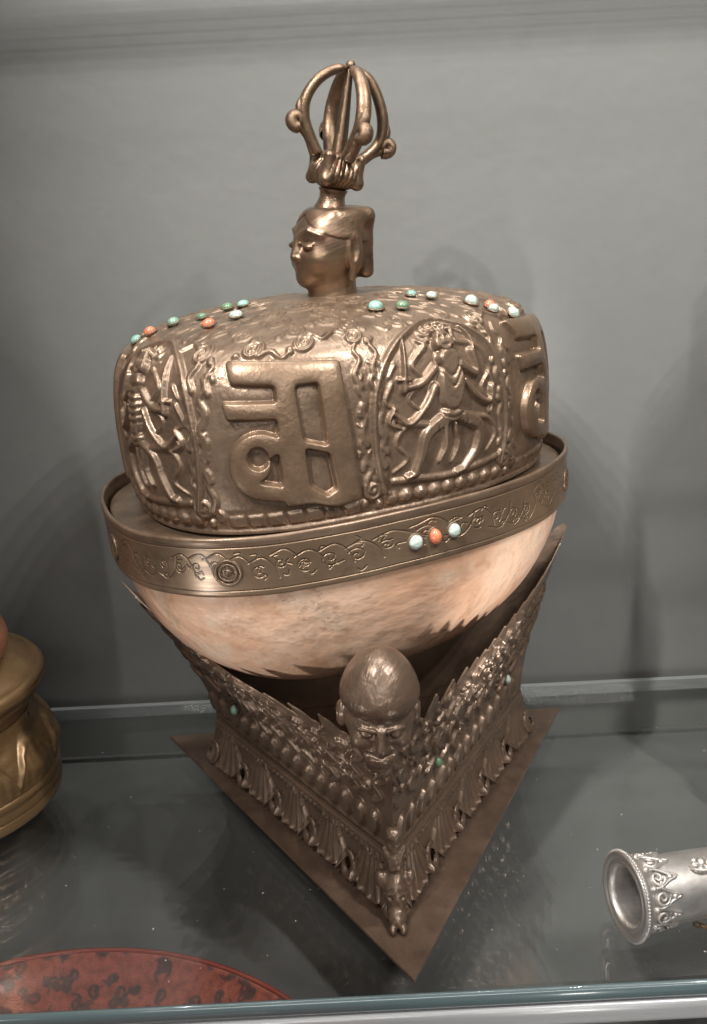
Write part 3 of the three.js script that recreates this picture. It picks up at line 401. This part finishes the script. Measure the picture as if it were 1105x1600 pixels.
// ------------------------------------------------------------------ triangular stand
const stand = thing('triangular_stand', 'brown metal three-cornered stand with flame edges and a skull face at its front corner', 'stand');
{
  const F = new THREE.Vector3(0.0032, 0, 0.0765), L = new THREE.Vector3(-0.0712, 0, -0.0262), Q = new THREE.Vector3(0.0682, 0, -0.0372);
  const PF = [0.0075, 0.1096], PL = [-0.0985, -0.0506], PQ = [0.091, -0.059];
  const sh = new THREE.Shape(); sh.moveTo(PF[0], -PF[1]); sh.lineTo(PQ[0], -PQ[1]); sh.lineTo(PL[0], -PL[1]); sh.closePath();
  const pg = new THREE.ExtrudeGeometry(sh, { depth: 0.0008, bevelEnabled: true, bevelThickness: 0.0003, bevelSize: 0.0003, bevelSegments: 2 }); pg.rotateX(-Math.PI / 2); pg.translate(0, 0.0006, 0);
  { const u = pg.attributes.uv, p = pg.attributes.position; for (let i = 0; i < u.count; i++) u.setXY(i, p.getX(i) * 4, p.getZ(i) * 4); }
  part('base_plate', pg, M.plate, stand);
  const C = F.clone().add(L).add(Q).multiplyScalar(1 / 3);
  const W = 130, HY = 88, D = new Relief(W, HY, 7.2);
  for (let j = 0; j < D.h; j++) for (let i = 0; i < D.w; i++) D.a[j * D.w + i] = 0.22 * noise(i * 0.02, j * 0.02, 13) + 0.06 * noise(i * 0.1, j * 0.1, 3);
  seed = 900;
  D.add((g) => { g.fillRect(0, 24.6, W, 1.6); }, 0.3, -1.4); D.add((g) => { g.fillRect(0, 26.8, W, 1.6); g.fillRect(0, 22.6, W, 1.2); }, 0.3, 0.9);
  D.top((g) => { for (let x = 5; x < W - 3; x += 8.2) { disc(g, x + rr(-0.5, 0.5), 35.5 + rr(-0.5, 0.5), rr(2.3, 2.9), rr(4.6, 5.6), -0.25 + rr(-0.15, 0.15)); } }, 0.5, 3.0);               // row of beads
  D.add((g) => { for (let x = 5; x < W - 3; x += 8.2) { g.lineWidth = 0.7; g.beginPath(); g.ellipse(x, 36, 3.7, 6.6, -0.25, 0.2, 2.9); g.stroke(); } }, 0.22, 0.9);
  for (let row = 0; row < 3; row++) for (let x = 3 + (row % 2) * 5; x < W; x += rr(10, 13.5)) {
    const y = 50 + row * 11 + rr(-3.5, 3.5), d = rnd() < 0.75 ? (x < W / 2 ? -1 : 1) : (x < W / 2 ? 1 : -1), s = rr(0.9, 1.7);
    D.top((g) => { taper(g, [[x - d, y - 6], [x + d * 3 * s, y - 2], [x + d * 0.6 * s, y + 3.5 * s], [x + d * 4.5 * s, y + 9 * s]], rr(2, 3), 0.7); if (rnd() < 0.6) spiral(g, x - d * 2.6, y + 1, 2.4 * s, 1.3, rr(0, 6), d, 1.2); else disc(g, x - d * 2.8, y, 1.1, 2.2, d * 0.5); }, 0.2, 1.9);
  }
  D.add((g) => { g.lineWidth = 0.6; for (let k = 0; k < 5; k++) { const c = 13 + k * 26; for (let q = -8; q <= 8; q++) { path(g, [[c + q * 0.9, 21], [c + q * 1.35, 2]]); g.stroke(); } } }, 0.14, -1.1);
  D.top((g) => { for (let k = 0; k <= 5; k++) { const c = k * 26; for (const d of [-1, 1]) taper(g, [[c + d * 6, 16], [c + d * 3.2, 11], [c + d * 4, 6], [c + d * 2, 3]], 1.2, 2); } }, 0.35, 2.1);
  D.add((g) => { for (let k = 0; k < 5; k++) { const c = 13 + k * 26; for (let q = -2; q <= 2; q++) taper(g, [[c + q * 2.2, 20], [c + q * 3.4, 12], [c + q * 4.6 + 0.6 * (q % 2), 4.5]], 1.1, 2.4); } }, 0.3, 1.3);
  D.add((g) => { for (let x = 2; x < W; x += 3.1) disc(g, x, 21.2, 1.15, 1.5); }, 0.25, 1.1);
  D.add((g) => { for (let k = 0; k < 5; k++) { const p = []; for (let q = 0; q <= 20; q++) { const f = q / 20; p.push([k * 26 + f * 26, 3.6 + 9.5 * Math.pow(Math.abs(2 * f - 1), 3)]); } curve(g, p, 1.5); } }, 0.3, 1.1);
  const spike = (u) => { const x = u * 15 + 0.25, f = x - Math.floor(x), r = 0.6 + 0.5 * Math.abs(Math.sin(Math.floor(x) * 12.9 + 1)); return r * (0.0085 * Math.pow(1 - Math.abs(f - 0.32) / (f < 0.32 ? 0.32 : 0.68), 1.7)) + 0.0016 * Math.abs(Math.sin(x * 9.4)); };
  const lobe = (u) => { const f = (u * 5) % 1; return 0.0095 * Math.pow(Math.abs(2 * f - 1), 3) + 0.0019 * Math.abs(Math.sin(u * 5 * Math.PI * 5 + 0.4 * Math.sin(u * 31))); };
  const face = (A, B, ni, njS, njC, mid, fa, fb, ra, rb) => {
    const ab = B.clone().sub(A), out = new THREE.Vector3(ab.z, 0, -ab.x).normalize(); if (out.dot(A.clone().sub(C)) < 0) out.negate();
    const oa = A.clone().sub(C).setY(0).normalize(), ob = B.clone().sub(C).setY(0).normalize();
    const at = (u, y, off) => {
      const a = 2 * u - 1, w = Math.abs(a) ** 3.2, k = clamp((y - 0.026) / 0.06, 0, 1.4), low = clamp((0.026 - y) / 0.026, 0, 1);
      const p = A.clone().lerp(B, u);
      p.addScaledVector(out, 0.004 * low * low + mid * k * k * (1 - w) + off * (1 - w * 0.8)); p.addScaledVector(a < 0 ? oa : ob, w * ((a < 0 ? fa : fb) * k ** 1.5 + 0.005 * low) + off * w * 0.8); p.y = y; return p;
    };
    const topY = (u) => 0.08 + (u < 0.5 ? ra : rb) * Math.abs(2 * u - 1) ** 2.2 + spike(u);
    const sheet = (nj, y0, y1, th) => {
      const o = gridGeo(ni, nj, (i, j) => { const u = i / ni, y = mix(y0(u), y1(u), j / nj), e = Math.min(u, 1 - u), d = D.at(u * W, y * 1000) / 1000 * sstep(0, 0.012, e); const p = at(u, y, d); return [p.x, p.y, p.z, u, y / 0.088]; }, ab.clone().cross(new THREE.Vector3(0, 1, 0)).dot(out) < 0);
      const n2 = Math.round(nj / 2), q = gridGeo(ni, n2, (i, j) => { const u = i / ni, y = mix(y0(u), y1(u), j / n2), p = at(u, y, -th); return [p.x, p.y, p.z, u, y / 0.088]; }, ab.clone().cross(new THREE.Vector3(0, 1, 0)).dot(out) > 0);
      const e = [y0, y1].map((f, k) => gridGeo(ni, 1, (i, j) => { const u = i / ni, y = f(u), d = D.at(u * W, y * 1000) / 1000 * sstep(0, 0.012, Math.min(u, 1 - u)), p = at(u, y, j ? -th : d); return [p.x, p.y, p.z, u, y / 0.088]; }, k === 0));
      return mergeGeometries([o, q, ...e]);
    };
    return { at, topY, skirt: sheet(njS, (u) => 0.0024 + lobe(u), () => 0.0258, 0.0007), crest: sheet(njC, () => 0.0261, topY, 0.0008), out, ab };
  };
  const faces = [face(L, F, 420, 70, 150, 0.029, 0.042, 0.012, -0.001, -0.007), face(F, Q, 420, 70, 150, 0.015, 0.012, 0.02, -0.007, 0.013), face(Q, L, 140, 20, 40, 0.015, 0.02, 0.042, 0.013, -0.001)];
  faces.forEach((f, k) => {
    part('skirt_panel', f.skirt, M.stand, stand); part('flame_panel', f.crest, M.stand, stand);
    const n = k < 2 ? 5 : 0;
    for (const c of n ? [0.02, 0.2, 0.4, 0.6, 0.8, 0.985] : []) { const pts = []; for (let q = 0; q <= 30; q++) { const t = q / 30, a = 2.2 - t * 6.4, r = 0.0043 * (1 - 0.7 * t), p = f.at(clamp(c + Math.cos(a) * r / 0.128 * (k ? -1 : 1), 0.001, 0.999), 0.0082 + Math.sin(a) * r * 1.25, 0.0006 + 0.001 * t); pts.push([p.x, p.y, p.z]); } part('scroll_curl', tube(pts, (t) => 0.0004 + 0.0015 * Math.sin(Math.PI * (0.1 + 0.8 * t)), 60, 10, 0.6), M.stand, stand); }
  });
  for (const [k, u, y, m] of [[0, 0.2, 0.041, 'dull'], [1, 0.8, 0.044, 'pale'], [1, 0.25, 0.046, 'green']]) { const f = faces[k], p = f.at(u, y, 0.0015), n = f.at(u, y, 0.01).sub(p).normalize(); setStone(stand, p, n, 0.0022, M[m], 'turquoise_stone', 0.75); }
  // skull at the front corner
  const S = (p) => V(Math.abs(p.x), p.y, p.z);
  const skull = (p) => {
    const q = S(p);
    let d = ell(p, 0, 8.6, -1.6, 11.4, 9.8, 11.2); d = smin(d, ell(p, 0, 5, 0.2, 13.7, 6.6, 12.9), 6);
    d = smax(d, -cap(p, [-15, 1, 11.8], [15, 1.9, 11.8], 0.9), 1.2);
    let f = ell(p, 0, -3, -0.4, 12.6, 7.6, 12); f = smin(f, ell(p, 0, -9, 0, 10, 8, 10), 4); f = smin(f, ell(q, 7, -6.6, 7.4, 3.4, 3, 3.4), 2.5);
    f = smax(f, -ell(q, 4.9, -3.4, 12.4, 3.3, 1.9, 2.4), 1.4); f = smin(f, ell(q, 4.9, -3.6, 9.6, 2.4, 1.4, 1.7), 0.4); f = smin(f, cap(q, [2.2, -1.7, 12], [8, -2, 9.2], 0.6), 0.8);
    f = smin(f, cap(p, [0, -2.6, 11.6], [0, -7.4, 13], 1.2, 2), 1.6); f = smin(f, ell(q, 1.8, -7.8, 12, 1.5, 1.1, 1.3), 0.7); f = smin(f, ell(p, 0, -12.4, 7.6, 6, 4, 5.4), 2.6); f = smax(f, -cap(q, [0, -11, 13], [4.6, -10.6, 10.4], 0.6), 0.7); f = smin(f, ell(p, 0, -17, 4, 5, 4, 5), 3);
    d = smin(d, f, 1);
    let e = ell(q, 13.2, -4, -3, 2.2, 4.4, 3.4); e = smax(e, -ell(q, 14.8, -4, -2.6, 1.2, 2.6, 1.6), 0.6); d = smin(d, e, 1);
    return d + 0.12 * noise(p.x * 0.28, p.y * 0.28, p.z * 0.28) + 0.045 * noise(p.x * 0.8, p.y * 0.8, p.z * 0.8);
  };
  const sk = part('skull_head', sdfGeo(skull, 26, 100), M.worn, stand, 'smooth domed skull head with a crease across the brow'); sk.position.set(0.0002, 0.0955, 0.0915); sk.rotation.set(0.08, 0.02, -0.05); sk.scale.set(0.91, 1.07, 0.96);
  // foot and ridge at the front corner
  const foot = (p) => { const q = S(p); let d = cap(p, [0, 2, 0], [0, 34, 0.6], 2.6, 3.2); d = smin(d, ell(p, 0, 11.5, 3.4, 4.6, 6.4, 4.6), 3); d = smin(d, ell(p, 0, 4.2, 7, 3.4, 3.2, 5), 3); d = smin(d, ell(q, 5.2, 15.5, 0.6, 2.2, 3.4, 2.4), 2); d = smin(d, ell(q, 1.9, 2, 11.4, 1.3, 1.7, 2.4), 1); d = smin(d, cap(q, [1, 22, 3.4], [3.4, 29, 1.6], 1.3, 0.9), 1.2); d = smax(d, -cap(q, [1.2, 15.4, 7.4], [4.2, 13, 5.4], 0.6), 0.6); d = smax(d, -ell(q, 2.4, 12, 7.4, 1, 0.8, 1), 0.5); d = smin(d, ell(p, 0, 24.5, 3, 1.5, 2.6, 1.6), 1); return Math.max(d + 0.3 * noise(p.x * 0.4, p.y * 0.4, p.z * 0.4), 0.4 - p.y); };
  const ft = part('corner_foot', sdfGeo(foot, 24, 80, [0, 22, 4]), M.stand, stand); ft.position.set(0.0034, 0.0012, 0.0765);
}

// ------------------------------------------------------------------ neighbours
{
  const v = thing('brass_vessel', 'round brass vessel with petalled foot and copper body, cut off at the left edge', 'vessel', [-0.1905, 0, -0.012]);
  part('foot', lathe([[0.0, 0.0006], [0.046, 0.0006], [0.0478, 0.002], [0.0482, 0.0055], [0.0474, 0.0062], [0.0474, 0.0068], [0.0481, 0.0075], [0.0478, 0.0105], [0.0472, 0.0112], [0.0485, 0.0125], [0.0487, 0.0145], [0.0475, 0.016], [0.0455, 0.0165]], 120), M.brass, v);
  const pet = gridGeo(560, 70, (i, j) => {
    const a = i / 560 * 6.28318, t = j / 70, y = mix(0.0162, 0.0425, t), b = 0.0468 - 0.0072 * sstep(0.25, 1, t) + 0.0008 * Math.sin(t * 3.1), f = (i / 560 * 11) % 1, k = Math.abs(f * 2 - 1);
    const top = 0.8 - 0.62 * k * k, inside = sstep(0, 0.1, top - t), rim = sstep(0.1, 0.03, Math.abs(top - t - 0.07)), cur = Math.exp(-(((f - 0.5) / 0.16) ** 2) - (((t - 0.28) / 0.12) ** 2)), vein = 0.5 + 0.5 * Math.cos(f * 37);
    const r = b + inside * 0.0012 + rim * 0.0007 + cur * 0.0014 + inside * vein * 0.0003 + 0.0003 * noise(i * 0.06, j * 0.1, 3); return [Math.cos(a) * r, y, -Math.sin(a) * r, i / 560 * 4, t];
  }, false, true);
  part('petal_ring', pet, M.brass, v);
  part('flange', lathe([[0.039, 0.042], [0.0402, 0.044], [0.0415, 0.047], [0.0445, 0.0508], [0.0452, 0.0518], [0.0449, 0.0526], [0.0466, 0.0545], [0.0478, 0.0556], [0.048, 0.0572], [0.0472, 0.0579], [0.0477, 0.0588], [0.0465, 0.0602], [0.0445, 0.0608], [0.0432, 0.0603], [0.0425, 0.0612], [0.036, 0.064], [0.028, 0.066]], 120), M.brass, v);
  part('body', lathe([[0.024, 0.0645], [0.032, 0.067], [0.0345, 0.071], [0.0348, 0.076], [0.0325, 0.084], [0.0305, 0.1], [0.0315, 0.115], [0.032, 0.13], [0.035, 0.15], [0.0366, 0.18], [0.0366, 0.215], [0.034, 0.245], [0.026, 0.268], [0.014, 0.281], [0.006, 0.287], [0.0, 0.289]], 96, 120), M.copper, v);

  const w = thing('unseen_ringed_vessel', 'unseen tall ringed brass vessel, out of view beyond the right edge, placed to shade the wall', 'vessel', [0.205, 0, -0.02]);  // unseen vessel, out of view, placed to shade the right of the wall
  const pr = [[0, 0.001], [0.04, 0.001], [0.042, 0.01], [0.034, 0.02]]; for (let k = 0; k < 14; k++) { const y = 0.03 + k * 0.014, r = 0.03 + 0.004 * Math.sin(k * 0.5); pr.push([r - 0.003, y], [r + 0.003, y + 0.006]); } pr.push([0.02, 0.236], [0.012, 0.245], [0, 0.246]);
  part('body', lathe(pr, 64, 160), M.brass, w); const ring = part('ring', new THREE.TorusGeometry(0.012, 0.003, 12, 40), M.brass, w); ring.position.y = 0.257;

  // silver tube with beaded flared mouth
  const t = thing('silver_tube', 'silver tube with beaded filigree mouth lying on the glass at the right edge', 'tube', [0.0812, 0.0157, 0.0915]);
  t.rotation.set(0, 0.25, -0.075, 'YXZ');
  const X = (g) => { g.rotateZ(-Math.PI / 2); return g; };            // lathe axis y -> +x
  part('barrel', X(lathe([[0.0103, 0.006], [0.0108, 0.0065], [0.0118, 0.014], [0.0115, 0.03], [0.0112, 0.045], [0.0082, 0.1], [0.0, 0.1005]].map(([r, y]) => [r, y]), 72)), M.silver, t);
  part('mouth', X(lathe([[0.0098, 0.013], [0.0098, 0.003], [0.0103, 0.0013], [0.0112, 0.0005], [0.0119, 0.0009], [0.0123, 0.0014], [0.0128, 0.0009], [0.0138, 0.0003], [0.0148, 0.0006], [0.0153, 0.0018], [0.0148, 0.003], [0.0136, 0.0042], [0.0125, 0.006], [0.0118, 0.009]], 96)), M.silver, t);
  part('shaded_bore', X(lathe([[0.0, 0.04], [0.0097, 0.04], [0.0097, 0.012]], 48)), new THREE.MeshPhysicalMaterial({ color: new THREE.Color(0.16, 0.13, 0.11), metalness: 0.6, roughness: 0.5, side: THREE.DoubleSide }), t, 'inside of the tube, coloured dark for the shade in the hole');  // shade inside the hole is put into this dark colour
  const bead = new THREE.SphereGeometry(0.00062, 8, 6), ring1 = []; for (let k = 0; k < 84; k++) { const a = k / 84 * 6.28318; ring1.push(bead.clone().translate(0.0014, Math.cos(a) * 0.0151, Math.sin(a) * 0.0151)); } part('beaded_rim', mergeGeometries(ring1), M.silver, t);
  const fil = []; seed = 40;
  for (let k = 0; k < 12; k++) { const a = k / 12 * 6.28318, at = (x, b, r = 0.0126) => [x, Math.cos(b) * r, Math.sin(b) * r]; const sp = []; for (let q = 0; q <= 18; q++) { const u = q / 18, c = u * 9, rad = 0.0026 * (1 - 0.8 * u); sp.push(at(0.0085 + Math.cos(c) * rad, a + Math.sin(c) * rad / 0.0125)); } fil.push(tube(sp, () => 0.00055, 30, 6)); fil.push(tube([at(0.0045, a - 0.2), at(0.008, a - 0.26), at(0.0125, a - 0.1, 0.0122), at(0.0158, a, 0.0121), at(0.0125, a + 0.1, 0.0122), at(0.008, a + 0.26), at(0.0045, a + 0.2)], () => 0.0006, 40, 6)); const s = new THREE.SphereGeometry(0.0011, 10, 8); s.translate(...at(0.0132, a, 0.012)); fil.push(s); const s2 = new THREE.SphereGeometry(0.0009, 10, 8); s2.translate(...at(0.0055, a + 0.26, 0.0132)); fil.push(s2); }
  part('filigree_collar', mergeGeometries(fil), M.silver, t);
  const boss = []; for (let k = 0; k < 7; k++) { const a = k / 6 * 6.28318, r = k === 6 ? 0 : 0.0026, s = new THREE.SphereGeometry(k === 6 ? 0.0019 : 0.0013, 12, 8); const al = -0.2; s.translate(0.0268 + Math.cos(a) * r, 0.0112 + 0.0004 * (k === 6) - Math.abs(Math.sin(a) * r) * 0.12, 0.0035 + Math.sin(a) * r); boss.push(s); }
  { const tr = new THREE.TorusGeometry(0.0045, 0.0005, 8, 32); tr.rotateX(Math.PI / 2 - 0.3); tr.translate(0.0268, 0.0108, 0.0035); boss.push(tr); }
  part('boss', mergeGeometries(boss), M.silver, t);
  const ch = thing('link_chain', 'short thin brass chain hanging under the silver tube', 'chain', [0.108, 0.004, 0.088]);
  for (let k = 0; k < 9; k++) { const g = new THREE.TorusGeometry(0.0011, 0.00032, 6, 16); g.scale(1.5, 1, 1); g.rotateX(k % 2 ? 1.2 : 0.2); g.rotateZ(-0.5); g.translate(k * 0.0019, -0.0016 - k * 0.0001, 0.004 + k * 0.0008); part('link', g, M.brass, ch); }

  // lacquered round box on the level below
  const bx = thing('lacquer_dish', 'round red lacquer dish with dark scrolling pattern, under the glass at the lower left', 'dish', [-0.1122, -0.0331, 0.1832]);
  const lac = new Relief(200, 100, 5); seed = 77;
  lac.add((g) => { for (let k = 0; k < 330; k++) { const x = rr(0, 200), y = rr(0, 100); const d = rnd() < 0.5 ? 1 : -1, a = rr(0, 6); spiral(g, x + rr(-1, 1), y + rr(-1, 1), rr(2.4, 3.4), 1, a, d, 1.6); taper(g, [[x, y], [x + 3 * Math.cos(a), y + 3 * Math.sin(a)], [x + 6 * Math.cos(a + 0.7 * d), y + 6 * Math.sin(a + 0.7 * d)]], 2.2, 0.8); } }, 0.14, 1);
  const lm = lac.a, lmap = tex(1000, 500, (u, v) => { const q = lm[Math.min(499, Math.floor((1 - v) * 500)) * 1000 + Math.min(999, Math.floor(u * 1000))], n = 1 + 0.4 * noise(u * 60, v * 30, 2) + 0.25 * noise(u * 190, v * 95, 6); return [mix(0.25, 0.07, clamp(q, 0, 1)) * n, mix(0.06, 0.03, clamp(q, 0, 1)) * n, mix(0.04, 0.028, clamp(q, 0, 1)) * n]; }, true, 3, 1);
  const lq = new THREE.MeshPhysicalMaterial({ map: lmap, roughness: 0.35, clearcoat: 1, clearcoatRoughness: 0.1, bumpMap: again(grainBump, 20, 8), bumpScale: 0.0002 });
  const R0 = 0.1155, dish = lathe([[0, 0.0005], [R0 * 0.7, 0.0005], [R0 * 0.72, 0.002], [R0 - 0.012, 0.0075], [R0 - 0.002, 0.013], [R0, 0.0148], [R0 - 0.0003, 0.0158], [R0 - 0.0014, 0.016], [R0 - 0.0028, 0.0152], [R0 - 0.006, 0.0132], [R0 - 0.016, 0.0095], [R0 - 0.03, 0.0062], [R0 * 0.6, 0.0036], [0, 0.003]], 160);
  { const p = dish.attributes.position, u = dish.attributes.uv; for (let i = 0; i < u.count; i++) u.setXY(i, p.getX(i) / 0.48 + 0.5, p.getZ(i) / 0.08 + 0.5); }
  part('bowl', dish, lq, bx);
  part('rim', new THREE.TorusGeometry(R0 - 0.0004, 0.0011, 12, 180).rotateX(Math.PI / 2).translate(0, 0.0158, 0), new THREE.MeshPhysicalMaterial({ color: new THREE.Color(0.24, 0.05, 0.035), roughness: 0.25, clearcoat: 1, clearcoatRoughness: 0.08, bumpMap: again(grainBump, 40, 1), bumpScale: 0.0002 }), bx);
}
// specks of dust on the glass
{
  seed = 4242; const gs = []; for (let k = 0; k < 110; k++) { const g = new THREE.TetrahedronGeometry(rr(0.00012, 0.0004)); g.scale(rr(0.7, 2), 0.5, 1); g.rotateY(rr(0, 6)); g.translate(rr(-0.16, 0.15), 0.0003, rr(-0.08, 0.105)); gs.push(g); }
  const d = part('dust', mergeGeometries(gs), new THREE.MeshStandardMaterial({ color: new THREE.Color(0.7, 0.68, 0.64), roughness: 0.9 }), scene); tag(d, 'pale specks of dust scattered over the glass shelf', 'dust', null, 'stuff');
}

// ------------------------------------------------------------------ unseen lamps and the added fill panel
{
  const glow = new THREE.MeshStandardMaterial({ color: 0x111111, emissive: WARM, emissiveIntensity: 12 }), body = new THREE.MeshStandardMaterial({ color: 0x222222, roughness: 0.6 });
  for (const r of UNSEEN_LAMP_ROWS) {
    const g = thing('unseen_lamp_bar', r.label, 'lamp', r.at); const top = r.step.map((x) => x * (r.n - 1));
    const dir = new THREE.Vector3(...r.aim).sub(new THREE.Vector3(...r.at)).normalize();
    const housing = new THREE.BoxGeometry(Math.abs(top[0]) + 0.03, Math.abs(top[1]) + 0.05, 0.02); housing.translate(top[0] / 2 - dir.x * 0.03, top[1] / 2 - (top[0] ? dir.y * 0.032 : 0), top[2] / 2 - dir.z * 0.02); part('housing', housing, body, g);
    for (let k = 0; k < r.n; k++) {
      const p = r.step.map((x) => x * k), q = new THREE.Quaternion().setFromUnitVectors(new THREE.Vector3(0, 0, 1), dir);
      const e = part('unseen_led', new THREE.CylinderGeometry(0.009, 0.009, 0.003, 24).rotateX(Math.PI / 2), glow, g); e.position.set(...p); e.quaternion.copy(q); e.castShadow = false;
      const l = new THREE.SpotLight(WARM, r.cd, 0, r.cone, 0.9, 2); l.position.set(r.at[0] + p[0] + dir.x * 0.004, r.at[1] + p[1] + dir.y * 0.004, r.at[2] + p[2] + dir.z * 0.004); l.target.position.set(...r.aim); l.castShadow = true; l.shadow.radius = 0.45; scene.add(l, l.target);
    }
  }
  const pn = thing('added_fill_panel', 'added wide soft white fill light panel, out of view in front of the case', 'lamp', FILL_PANEL.at); pn.lookAt(...FILL_PANEL.aim);  // panel added as soft fill from the front
  part('frame', new THREE.BoxGeometry(FILL_PANEL.size[0] + 0.04, FILL_PANEL.size[1] + 0.04, 0.03).translate(0, 0, -0.02), body, pn);
  const soft = glow.clone(); soft.emissiveIntensity = 3; const df = part('fill_diffuser', new THREE.BoxGeometry(FILL_PANEL.size[0], FILL_PANEL.size[1], 0.004), soft, pn); df.castShadow = false;
  const ra = new THREE.RectAreaLight(WARM, FILL_PANEL.power, ...FILL_PANEL.size); ra.position.copy(pn.position).add(new THREE.Vector3(...FILL_PANEL.aim).sub(pn.position).normalize().multiplyScalar(0.006)); ra.lookAt(...FILL_PANEL.aim); scene.add(ra);
  for (const q of UNSEEN_LOW_LAMPS) {
    const g = thing('unseen_low_lamp', q.label, 'lamp', q.at), dir = new THREE.Vector3(...q.aim).sub(g.position).normalize();
    g.quaternion.setFromUnitVectors(new THREE.Vector3(0, 0, 1), dir);
    part('housing', new THREE.CylinderGeometry(0.0095, 0.0095, 0.02, 24).rotateX(Math.PI / 2).translate(0, 0, -0.0125), body, g);
    const e = part('unseen_led', new THREE.CylinderGeometry(0.008, 0.008, 0.003, 24).rotateX(Math.PI / 2), glow, g); e.castShadow = false;
    const l = new THREE.SpotLight(WARM, q.cd, 0, q.cone, 0.9, 2); l.position.copy(g.position).addScaledVector(dir, 0.004); l.target.position.set(...q.aim); l.castShadow = true; l.shadow.radius = 0.4; scene.add(l, l.target);
  }
}
scene.traverse((o) => { if (o.isMesh) o.receiveShadow = true; });
renderer.render(scene, camera);
